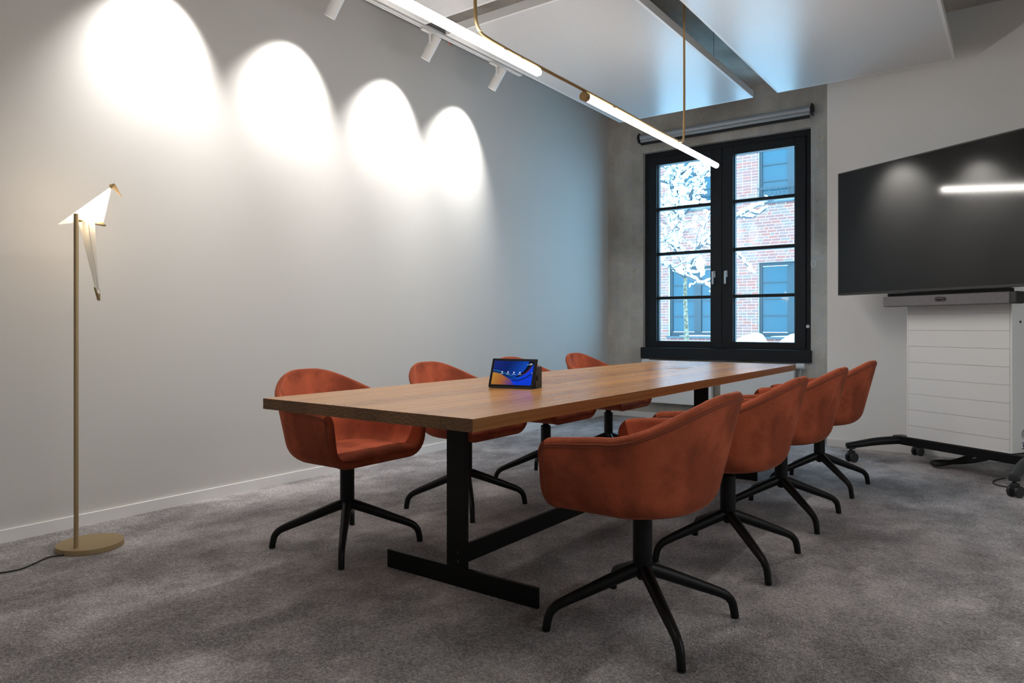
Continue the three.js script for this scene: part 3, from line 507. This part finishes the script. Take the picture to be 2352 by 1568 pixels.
// ---------------------------------------------------------------- television, soundbar and mobile stand
const TVA = -31.94 * Math.PI / 180;   // local x runs along the screen, local z towards the room
const EN = (e, n) => [0.8486 * e - 0.529 * n, 0, 0.529 * e + 0.8486 * n];
{
  const tv = thing('television', 'large flat black television switched off on a mobile stand', 'television', EN(-3.345, -4.476), TVA);
  const w = 1.678, y0 = 1.262, y1 = 2.222;
  mesh('housing', bx(-w / 2, w / 2, y0, y1, -0.055, -0.002, 0.006), darkPlasticM, tv);
  mesh('bezel', [bx(-w / 2, w / 2, y0, y0 + 0.016, -0.004, 0.0015, 0.001), bx(-w / 2, w / 2, y1 - 0.009, y1, -0.004, 0.0015, 0.001), bx(-w / 2, -w / 2 + 0.009, y0 + 0.016, y1 - 0.009, -0.004, 0.0015, 0.001), bx(w / 2 - 0.009, w / 2, y0 + 0.016, y1 - 0.009, -0.004, 0.0015, 0.001)], charcoalM, tv);
  mesh('screen', bx(-w / 2 + 0.009, w / 2 - 0.009, y0 + 0.016, y1 - 0.009, -0.003, 0.0), phy({ color: lin(0.002, 0.0021, 0.0024), roughness: 0.09, ior: 1.52 }), tv, 'dark glossy screen');
  mesh('mounting_rail', bx(-0.45, 0.45, y0 + 0.002, y0 + 0.06, -0.09, -0.056, 0.003), blackSteelM, tv);
  mesh('bracket', bx(-0.3, 0.3, y0 + 0.2, y0 + 0.5, -0.19, -0.056, 0.003), blackSteelM, tv);

  const fabF = noiseLayer(256, 256, 91), fabG = noiseLayer(90, 200, 92);
  const fab = texture(256, 256, (u, v) => { const b = 0.46 + (fabF(u, v) - 0.5) * 0.36 + (fabG(u, v) - 0.5) * 0.18; return [b, b * 0.985, b * 1.0]; }, true, 1 / 0.18, 1 / 0.18);
  const sb = thing('video_soundbar', 'grey fabric soundbar with a camera lens mounted below the television', 'soundbar', EN(-3.325, -4.50), TVA);
  const s0 = -0.473, s1 = 0.440;
  mesh('fabric_body', bx(s0, s1, 1.161, 1.236, -0.075, 0.0, 0.010), std({ map: fab, bumpMap: fab, bumpScale: 0.0006, roughness: 0.95 }), sb);
  mesh('end_cap', bx(s1, s1 + 0.042, 1.160, 1.237, -0.076, 0.001, 0.008), darkPlasticM, sb, 'black end cap');
  const cap = new THREE.Shape(); cap.absarc(-0.026, 0, 0.0145, Math.PI / 2, 3 * Math.PI / 2); cap.absarc(0.026, 0, 0.0145, -Math.PI / 2, Math.PI / 2);
  const cg = new THREE.ExtrudeGeometry(cap, { depth: 0.004, bevelEnabled: true, bevelSize: 0.001, bevelThickness: 0.001, bevelSegments: 2 }); cg.translate(-0.017, 1.205, -0.001);
  const cam = mesh('camera_surround', cg, phy({ color: lin(0.045, 0.033, 0.04), roughness: 0.3 }), sb, 'rose grey lens surround');
  mesh('camera_lens', [new THREE.CylinderGeometry(0.009, 0.009, 0.036, 24).rotateZ(Math.PI / 2).scale(1, 1, 0.3).translate(-0.025, 1.205, 0.003), new THREE.CylinderGeometry(0.006, 0.006, 0.004, 20).rotateX(Math.PI / 2).translate(0.012, 1.205, 0.004)], phy({ color: lin(0.006, 0.005, 0.006), roughness: 0.08 }), cam, 'black lens');
  mesh('holder', bx(-0.455, 0.43, 1.236, 1.260, -0.06, -0.03, 0.002), blackSteelM, sb);

  const st = thing('television_stand', 'white mobile television stand with grooved front on black legs', 'stand', EN(-3.3575, -4.67), TVA);
  const hw = 0.3785, yA = 0.200, yB = 1.42, dp = 0.24;
  mesh('cabinet', [bx(-hw, -hw + 0.016, yA, yB, -dp, 0, 0.006), bx(hw - 0.016, hw, yA, yB, -dp, 0, 0.006), bx(-hw + 0.016, hw - 0.016, yA, yB, -dp, -0.006), bx(-hw + 0.01, hw - 0.01, yA, yA + 0.012, -0.008, 0, 0.002)], whiteCoatM, st);
  const gy = [yA + 0.012, 0.288, 0.405, 0.522, 0.639, 0.756, 0.873, 0.99, 1.107, 1.224, yB];
  for (let k = 0; k < gy.length - 1; k++) mesh('front_board', bx(-hw + 0.0162, hw - 0.0162, gy[k] + (k ? 0.0011 : 0), gy[k + 1] - 0.0011, -0.008, -0.0006, 0.0012), whiteCoatM, st);
  mesh('screw_cap', new THREE.CylinderGeometry(0.008, 0.008, 0.003, 18).rotateZ(Math.PI / 2).translate(hw + 0.001, 1.048, -0.08), charcoalM, st, 'small dark screw');
  mesh('side_latch', bx(-hw - 0.007, -hw, 1.0, 1.035, -0.06, -0.03, 0.002), darkPlasticM, st, 'small black latch');
  mesh('side_lock', lathe([[0.001, 0], [0.026, 0], [0.03, 0.004], [0.034, 0.004], [0.036, 0]], 32).rotateZ(-Math.PI / 2).translate(hw, 0.325, -0.115), whitePlasticM, st, 'round white side cover');
  mesh('emblem', [bx(hw, hw + 0.0006, 0.262, 0.268, -0.128, -0.098), bx(hw, hw + 0.0006, 0.236, 0.258, -0.119, -0.107), bx(hw, hw + 0.0006, 0.224, 0.231, -0.13, -0.096)], std({ color: lin(0.03, 0.06, 0.12), roughness: 0.5 }), st, 'small dark blue emblem');
  // base: cross beam and four splayed legs on castors
  mesh('cross_beam', bx(-0.50, 0.50, 0.135, 0.198, -0.09, 0.0, 0.008), blackSteelM, st);
  mesh('rear_beam', bx(-0.42, 0.42, 0.135, 0.19, -0.2, -0.11, 0.008), blackSteelM, st);
  for (const sx of [-1, 1]) for (const sz of [1, -1]) {
    const end = sz > 0 ? V(sx * 0.593, 0.125, 0.315) : V(sx * 0.585, 0.125, -0.375), root = sz > 0 ? V(sx * 0.45, 0.166, -0.045) : V(sx * 0.40, 0.16, -0.15);
    const d = end.clone().sub(root), far = end.clone().addScaledVector(d.clone().normalize(), 0.03);
    const leg = mesh('leg', sweep([root, root.clone().lerp(end, 0.5).add(V(0, 0.008, 0)), end, far], [0.032, 0.03, 0.024, 0.022], 14, 20, 1.15), sx > 0 && sz > 0 ? charcoalM : blackSteelM, st);
    const c0 = [end.x, end.z];
    const cas = mesh('castor', [cyl(0.03, 0.03, 0.100, 0.112, 20, ...c0), cyl(0.012, 0.012, 0.07, 0.1, 14, ...c0), bx(c0[0] - 0.016, c0[0] + 0.016, 0.045, 0.085, c0[1] - 0.03, c0[1] + 0.02, 0.006)], darkPlasticM, leg);
    for (const s of [-1, 1]) mesh('wheel', new THREE.CylinderGeometry(0.035, 0.035, 0.016, 28).rotateZ(Math.PI / 2).translate(c0[0] + s * 0.023, 0.035, c0[1] - 0.008), darkPlasticM, cas);
  }
  const cb = mesh('power_cable', sweep([V(-0.22, 0.13, -6.13), V(-0.30, 0.09, -6.02), V(-0.42, 0.045, -5.93), V(-0.50, 0.03, -5.88), V(-0.535, 0.03, -5.92), V(-0.50, 0.03, -5.99), V(-0.40, 0.035, -6.02), V(-0.28, 0.05, -6.08), V(-0.16, 0.09, -6.12)], 0.017, 10, 60), cableM, scene);
  tag(cb, 'black cable bundle looped on the carpet under the stand', 'cable');
  const cc = mesh('floor_cable', sweep([V(-0.10, 0.005, -5.75), V(-0.16, 0.005, -5.58), V(-0.13, 0.005, -5.46), V(-0.02, 0.005, -5.44), V(0.1, 0.005, -5.47), V(0.3, 0.005, -5.6)], 0.004, 8, 40), cableM, scene);
  tag(cc, 'thin black cable lying on the carpet behind the front castor', 'cable');
}

// ---------------------------------------------------------------- outside: courtyard, brick building, tree, snow
const snowBump = texture(256, 256, (u, v) => [wpF(u, v)], false, 1, 1);
const snowM = std({ color: lin(0.88, 0.89, 0.90), roughness: 0.9, bumpMap: snowBump, bumpScale: 0.01 });
{
  const g = mesh('snowy_ground', bx(-30, 25, -0.35, -0.15, -21, ZC - 0.4), snowM, scene); tag(g, 'snow covered courtyard ground outside the window', 'snow', null, 'structure');
}
{
  const ZF = -20.4, b = thing('brick_building', 'red brick building with tall windows across the courtyard', 'building', [0, 0, ZF]);
  const X0 = -16, X1 = 3, Y0 = -0.15, Y1 = 10.2, CX = [-13.44, -10.70, -7.96, -5.24, -2.5, 0.24], WW = 1.79, rowsY = [[0.72, 2.836], [4.55, 6.65], [8.30, 9.6]];
  const s = new THREE.Shape([[X0, Y0], [X1, Y0], [X1, Y1], [X0, Y1]].map((p) => new THREE.Vector2(...p)));
  const open = []; for (const cx of CX) for (const [a, c] of rowsY) open.push([cx - WW / 2, cx + WW / 2, a, c]);
  for (const o of open) s.holes.push(new THREE.Path([[o[0], o[2]], [o[0], o[3]], [o[1], o[3]], [o[1], o[2]]].map((p) => new THREE.Vector2(...p))));
  const wg = new THREE.ExtrudeGeometry(s, { depth: 0.30, bevelEnabled: false }); wg.translate(0, 0, -0.31);
  const wall = mesh('mortar_wall', boxUV(wg), std({ color: lin(0.70, 0.62, 0.57), roughness: 0.95 }), b, 'pale mortar between the bricks');
  const tones = [[0.27, 0.085, 0.062], [0.24, 0.085, 0.070], [0.215, 0.11, 0.09], [0.19, 0.115, 0.095], [0.25, 0.115, 0.09], [0.215, 0.09, 0.075]];
  const brickG = new THREE.BoxGeometry(1, 1, 1), brickM = tones.map((c) => std({ color: lin(...c), roughness: 0.9 }));
  const bricks = [], pitch = 0.0833, bh = 0.0715;
  for (let y = 0.09, r = 0; y < 7.6; y += pitch, r++) {
    let segs = [[-11.8, -1.6]];
    for (const o of open) if (y + bh > o[2] && y < o[3]) segs = segs.flatMap(([a, c]) => (o[1] <= a || o[0] >= c ? [[a, c]] : [[a, o[0]], [o[1], c]].filter(([p, q]) => q - p > 0.02)));
    for (const [a, c] of segs) {
      let x = a + (a > -11.7 && r % 2 ? -0.125 : 0) - (a < -11.7 ? (r % 3) * 0.083 : 0);
      while (x < c - 0.01) { const l = rnd() < 0.24 ? 0.115 : 0.24, x0 = Math.max(a, x), x1 = Math.min(c, x + l); if (x1 - x0 > 0.02) bricks.push([(x0 + x1) / 2, y + bh / 2, x1 - x0, Math.floor(rnd() * 6)]); x += l + 0.0105; }
    }
  }
  const seen = bricks.map((k) => { const inside = k[0] > -7.1 && k[0] < -4.35 && k[1] > 0.72 && k[1] < 6.0; return [inside ? Math.abs(k[0] + 5.9) + Math.abs(k[1] - 3.2) * 0.55 : 99, k]; }).sort((p, q) => p[0] - q[0]).map((p) => p[1]);
  seen.slice(0, 300).forEach((k) => { const m = mesh('brick', brickG, brickM[k[3]], wall); m.scale.set(k[2], bh, 0.05); m.position.set(k[0], k[1], -0.0305 + rnd() * 0.003); });
  const rest = seen.slice(300), inst = new THREE.InstancedMesh(brickG, std({ color: 0xffffff, roughness: 0.9 }), rest.length), M4 = new THREE.Matrix4();
  rest.forEach((k, i) => { M4.compose(V(k[0], k[1], -0.0305 + rnd() * 0.003), new THREE.Quaternion(), V(k[2], bh, 0.05)); inst.setMatrixAt(i, M4); inst.setColorAt(i, lin(...tones[k[3]])); });
  inst.name = 'brick_field'; inst.userData = { kind: 'stuff', label: 'further red and grey bricks of the wall' }; inst.castShadow = inst.receiveShadow = true; wall.add(inst);
  const wf = std({ color: lin(0.012, 0.026, 0.034), roughness: 0.55 }), wgM = phy({ color: lin(0.008, 0.05, 0.07), roughness: 0.04, ior: 1.42 }), sillM = std({ color: lin(0.04, 0.06, 0.07), roughness: 0.6 });
  for (const o of open) {
    if (o[1] < -11.6 || o[0] > -1.8 || o[2] > 7) { mesh('far_window', bx(o[0], o[1], o[2], o[3], -0.2, -0.16), wgM, b); continue; }
    const [x0, x1, y0, y1] = o, xm = (x0 + x1) / 2, z0 = -0.20, z1 = -0.13;
    const f = mesh('window_frame', [bx(x0, x0 + 0.09, y0, y1, z0, z1), bx(x1 - 0.09, x1, y0, y1, z0, z1), bx(x0 + 0.09, x1 - 0.09, y1 - 0.1, y1, z0, z1), bx(x0 + 0.09, x1 - 0.09, y0, y0 + 0.12, z0, z1), bx(xm - 0.105, xm + 0.105, y0 + 0.12, y1 - 0.1, z0, z1 + 0.01)], wf, b);
    for (const [a, c] of [[x0 + 0.09, xm - 0.105], [xm + 0.105, x1 - 0.09]]) {
      const n = 4, h = (y1 - y0 - 0.22) / n;
      for (let k = 0; k < n; k++) mesh('pane', bx(a, c, y0 + 0.12 + k * h + 0.012, y0 + 0.12 + (k + 1) * h - 0.012, z0 + 0.02, z0 + 0.03), wgM, f);
      for (let k = 1; k < n; k++) mesh('glazing_bar', bx(a, c, y0 + 0.12 + k * h - 0.014, y0 + 0.12 + k * h + 0.014, z0 + 0.01, z1 - 0.015), wf, f);
    }
    mesh('sill', bx(x0 - 0.04, x1 + 0.04, y0 - 0.06, y0, -0.15, 0.07), sillM, b);
    const sn = new THREE.SphereGeometry(1, 20, 10, 0, Math.PI * 2, 0, Math.PI / 2); mesh('sill_snow', sn.scale((x1 - x0) * 0.36, 0.035, 0.07).translate(xm + 0.1, y0, 0.0), snowM, b, 'thin snow on the sill');
    if (y0 > 3) {
      const r = mesh('railing', [bx(x0, x1, y0 + 0.36, y0 + 0.40, 0.0, 0.02), bx(x0, x1, y0 + 0.02, y0 + 0.05, 0.0, 0.02)], wf, b);
      for (let k = 1; k < 17; k++) { const x = x0 + (x1 - x0) * k / 17; mesh('railing_bar', bx(x - 0.007, x + 0.007, y0 + 0.05, y0 + 0.36, 0.003, 0.017), wf, r); }
    }
  }
  mesh('roof_edge', bx(X0, X1, Y1, Y1 + 0.25, -0.4, 0.15), sillM, b);
}
// snow laden tree
{
  const ZT = -11, base = pix(1576, 783, ZT), t = thing('snowy_tree', 'bare young tree thickly laden with snow outside the window', 'tree', [base.x, -0.15, ZT]);
  const o = t.position, barkF = fbm(8, 30, 3, 101);
  const barkMap = texture(128, 256, (u, v) => { const b = 0.5 + (barkF(u, v) - 0.5) * 0.6; return [b * 0.85, b * 0.76, b * 0.62]; }, true, 4, 2);
  const barkM = std({ map: barkMap, roughness: 0.95 }), twigM = std({ color: lin(0.07, 0.07, 0.075), roughness: 0.95 });
  const P = (x, y, z = 0) => pix(x, y, ZT + z).sub(o);
  mesh('trunk', sweep([V(0, 0, 0), P(1577, 800), P(1576, 740), P(1574, 690), P(1574, 638)], [0.042, 0.04, 0.035, 0.032, 0.030], 14, 30), barkM, t, 'slender pale trunk');
  const main = [
    [[1574, 640, 0], [1556, 626, 0.1], [1541, 612, 0.2], [1523, 608, 0.35], [1505, 590, 0.5]],
    [[1574, 642, 0], [1567, 610, -0.05], [1561, 585, -0.1], [1557, 570, -0.1], [1565, 535, -0.1], [1567, 495, -0.1], [1566, 445, 0], [1565, 400, 0], [1563, 340, 0.1]],
    [[1575, 638, 0], [1586, 610, 0], [1598, 583, 0.1], [1609, 556, 0.15], [1619, 520, 0.2], [1632, 488, 0.3]],
    [[1575, 634, 0], [1596, 643, 0.2], [1607, 651, 0.3], [1622, 649, 0.4], [1641, 638, 0.5], [1662, 628, 0.6]],
    [[1622, 650, 0.4], [1632, 662, 0.42], [1634, 674, 0.45]],
    [[1567, 480, -0.1], [1588, 443, 0], [1612, 410, 0.1], [1642, 378, 0.2], [1668, 350, 0.3]],
    [[1563, 575, -0.1], [1547, 530, -0.2], [1533, 500, -0.3], [1516, 470, -0.4]],
    [[1566, 505, -0.1], [1545, 482, 0.1], [1522, 470, 0.2]],
    [[1566, 450, 0], [1541, 425, 0.1], [1514, 414, 0.2]],
    [[1565, 425, 0], [1541, 397, -0.1], [1518, 380, -0.2]],
    [[1601, 575, 0.1], [1650, 525, 0.3], [1690, 500, 0.4], [1725, 481, 0.5], [1755, 467, 0.5], [1778, 459, 0.5]],
    [[1722, 482, 0.5], [1738, 491, 0.5], [1755, 483, 0.5], [1762, 476, 0.5]],
    [[1690, 502, 0.4], [1700, 498, 0.42], [1722, 500, 0.45], [1738, 496, 0.5]],
    [[1609, 556, 0.15], [1655, 566, 0.3], [1690, 580, 0.4], [1705, 596, 0.4], [1720, 615, 0.4], [1732, 630, 0.4]],
    [[1566, 500, -0.1], [1590, 470, -0.2], [1600, 430, -0.2], [1607, 385, -0.3], [1612, 350, -0.3]],
    [[1565, 400, 0], [1590, 380, 0.2], [1612, 372, 0.3]],
    [[1561, 590, -0.1], [1540, 560, 0.1], [1520, 548, 0.2]],
    [[1586, 610, 0], [1605, 590, -0.2], [1612, 600, -0.2], [1613, 622, -0.2], [1612, 640, -0.2]],
  ];
  const twigs = [], snow = [], branches = main.map((m) => m.map((p) => P(...p)));
  const blob = (p, r, sy = 0.8) => { const g = new THREE.IcosahedronGeometry(1, 2); const a = g.attributes.position, k1 = rr(0, 9), k2 = rr(0, 9); for (let i = 0; i < a.count; i++) { const v = V(a.getX(i), a.getY(i), a.getZ(i)); const s = 1 + 0.22 * Math.sin(v.x * 3.1 + k1) * Math.cos(v.z * 2.7 + k2) + 0.14 * Math.sin(v.y * 5 + k1 * 2 + v.x * 4); v.multiplyScalar(s * r); a.setXYZ(i, v.x, v.y * sy, v.z); } g.deleteAttribute('uv'); const h = mergeVertices(g, 1e-6); h.computeVertexNormals(); h.translate(p.x, p.y, p.z); h.setAttribute('uv', new THREE.Float32BufferAttribute(new Float32Array(h.attributes.position.count * 2), 2)); snow.push(h.toNonIndexed()); };
  const lump = noiseLayer(512, 8, 103); let lumpRow = 0;
  const cover = (pts, r) => {
    const c = new THREE.CatmullRomCurve3(pts), len = c.getLength(), n = Math.max(10, Math.round(len / 0.03)), row = (lumpRow++ % 97) / 97, off = rnd();
    const up = pts.map((p, i) => p.clone().add(V(0, r * 1.05, 0)));
    const g = sweep(up, (u) => r * (0.35 + 1.25 * lump(off + u * len * 0.035, row)) * Math.min(1, 0.35 + 6 * Math.min(u, 1 - u)), 9, n, 0.85, true);
    const a = g.attributes.position; for (let i = 0; i < a.count; i++) { const k = r * 0.5; a.setXYZ(i, a.getX(i) + k * Math.sin(a.getY(i) * 61 + a.getZ(i) * 47), a.getY(i) + k * 0.7 * Math.sin(a.getX(i) * 53 + a.getZ(i) * 71), a.getZ(i) + k * Math.sin(a.getX(i) * 43)); }
    g.computeVertexNormals(); snow.push(g.toNonIndexed());
  };
  const big = [5, 2, 10, 0];
  branches.forEach((b, i) => { twigs.push(sweep(b, [0.022, 0.016, 0.011, 0.007], 8, b.length * 4).toNonIndexed()); cover(b, big.includes(i) ? (i === 5 ? 0.062 : 0.034) : 0.026); });
  const rndDir = () => V(rr(-1, 1), rr(-0.25, 0.9), rr(-0.8, 0.8)).normalize();
  for (const [bi, count] of [[0, 8], [1, 64], [2, 22], [3, 5], [5, 16], [6, 26], [7, 22], [8, 24], [9, 24], [10, 6], [14, 30], [15, 12], [16, 20], [13, 2]]) {
    const c = new THREE.CatmullRomCurve3(branches[bi]);
    for (let k = 0; k < count; k++) {
      const a = c.getPoint(rr(0.2, 1)), d = rndDir(), l = rr(0.10, 0.36) * (bi === 10 || bi === 13 ? 0.5 : 1), bend = V(rr(-1, 1), rr(-1, 1), rr(-1, 1)).multiplyScalar(l * 0.16), pts = [a, a.clone().addScaledVector(d, l * 0.35).add(bend), a.clone().addScaledVector(d, l * 0.7).sub(bend), a.clone().addScaledVector(d, l).add(V(0, rr(-0.08, 0.03), 0))];
      twigs.push(sweep(pts, [0.006, 0.004, 0.003], 6, 8).toNonIndexed()); cover(pts, rr(0.007, 0.019));
      if (rnd() < 0.45) blob(pts[rnd() < 0.5 ? 1 : 3].clone().add(V(0, 0.02, 0)), rr(0.016, 0.042));
    }
  }
  for (let k = 0; k < 110; k++) {   // bare twigs in front of the snow
    const c = new THREE.CatmullRomCurve3(branches[[1, 2, 5, 6, 7, 8, 9, 14, 16, 0][k % 10]]), a = c.getPoint(rr(0.1, 0.95)), d = V(rr(-0.9, 0.9), rr(-0.2, 1), rr(0.0, 0.7)).normalize(), l = rr(0.2, 0.55), b = V(rr(-1, 1), rr(-1, 1), 0).multiplyScalar(l * 0.12);
    twigs.push(sweep([a.clone().add(V(0, 0, 0.04)), a.clone().addScaledVector(d, l * 0.5).add(b), a.clone().addScaledVector(d, l)], [0.0055, 0.004, 0.0025], 6, 10).toNonIndexed());
  }
  for (const [x, y, r] of [[1555, 425, 0.10], [1548, 440, 0.09], [1570, 435, 0.11], [1562, 462, 0.09], [1580, 400, 0.08], [1590, 385, 0.09], [1600, 462, 0.07], [1615, 463, 0.07], [1609, 440, 0.05], [1534, 400, 0.07], [1525, 420, 0.07], [1540, 470, 0.05], [1545, 515, 0.08], [1535, 545, 0.08], [1525, 565, 0.09], [1550, 560, 0.07], [1585, 520, 0.06], [1600, 500, 0.06], [1609, 605, 0.075], [1611, 618, 0.06], [1530, 606, 0.05], [1548, 620, 0.05], [1590, 560, 0.06]]) for (let k = 0; k < 4; k++) blob(P(x, y, 0.1).add(V(rr(-0.8, 0.8) * r, rr(-0.7, 0.7) * r, rr(-0.4, 0.4) * r)), r * rr(0.35, 0.6), rr(0.6, 1.1));
  mesh('branches', twigs, twigM, t, 'thin dark branches');
  mesh('snow_cover', snow, snowM, t, 'thick white snow on the branches');
}
// snow heaps just outside
for (const [x0, x1, yTop, label, z] of [[1683, 1762, 767.5, 'low rounded snow mound below the brick pier outside the window', -9.0], [1787, 1866, 765.5, 'steep rounded snow mound below the brick building window outside', -9.0]]) {
  const a = pix(x0, 785, z), c = pix(x1, 785, z), top = pix((x0 + x1) / 2, yTop, z).y, w = (c.x - a.x) / 2, g = new THREE.SphereGeometry(1, 36, 24), p = g.attributes.position, hh = top + 0.15;
  for (let i = 0; i < p.count; i++) { const v = V(p.getX(i), p.getY(i), p.getZ(i)); const sq = (q) => Math.sign(q) * Math.abs(q) ** 0.62; const k = 1 + 0.05 * Math.sin(v.x * 4 + v.z * 3); p.setXYZ(i, sq(v.x) * w * 1.05 * k, v.y < 0 ? -hh + (v.y + 1) * 0.0 : -hh + hh * Math.abs(v.y) ** 0.33 * (1 + 0.03 * Math.sin(v.x * 5)), sq(v.z) * 0.3 * k); }
  g.computeVertexNormals(); g.translate((a.x + c.x) / 2, top, z);
  tag(mesh('snow_mound', g, snowM, scene), label, 'snow', 'snow mounds outside the window');
}

scene.traverse((o) => { if (o.isMesh) { o.castShadow = true; o.receiveShadow = true; } });
renderer.render(scene, camera);
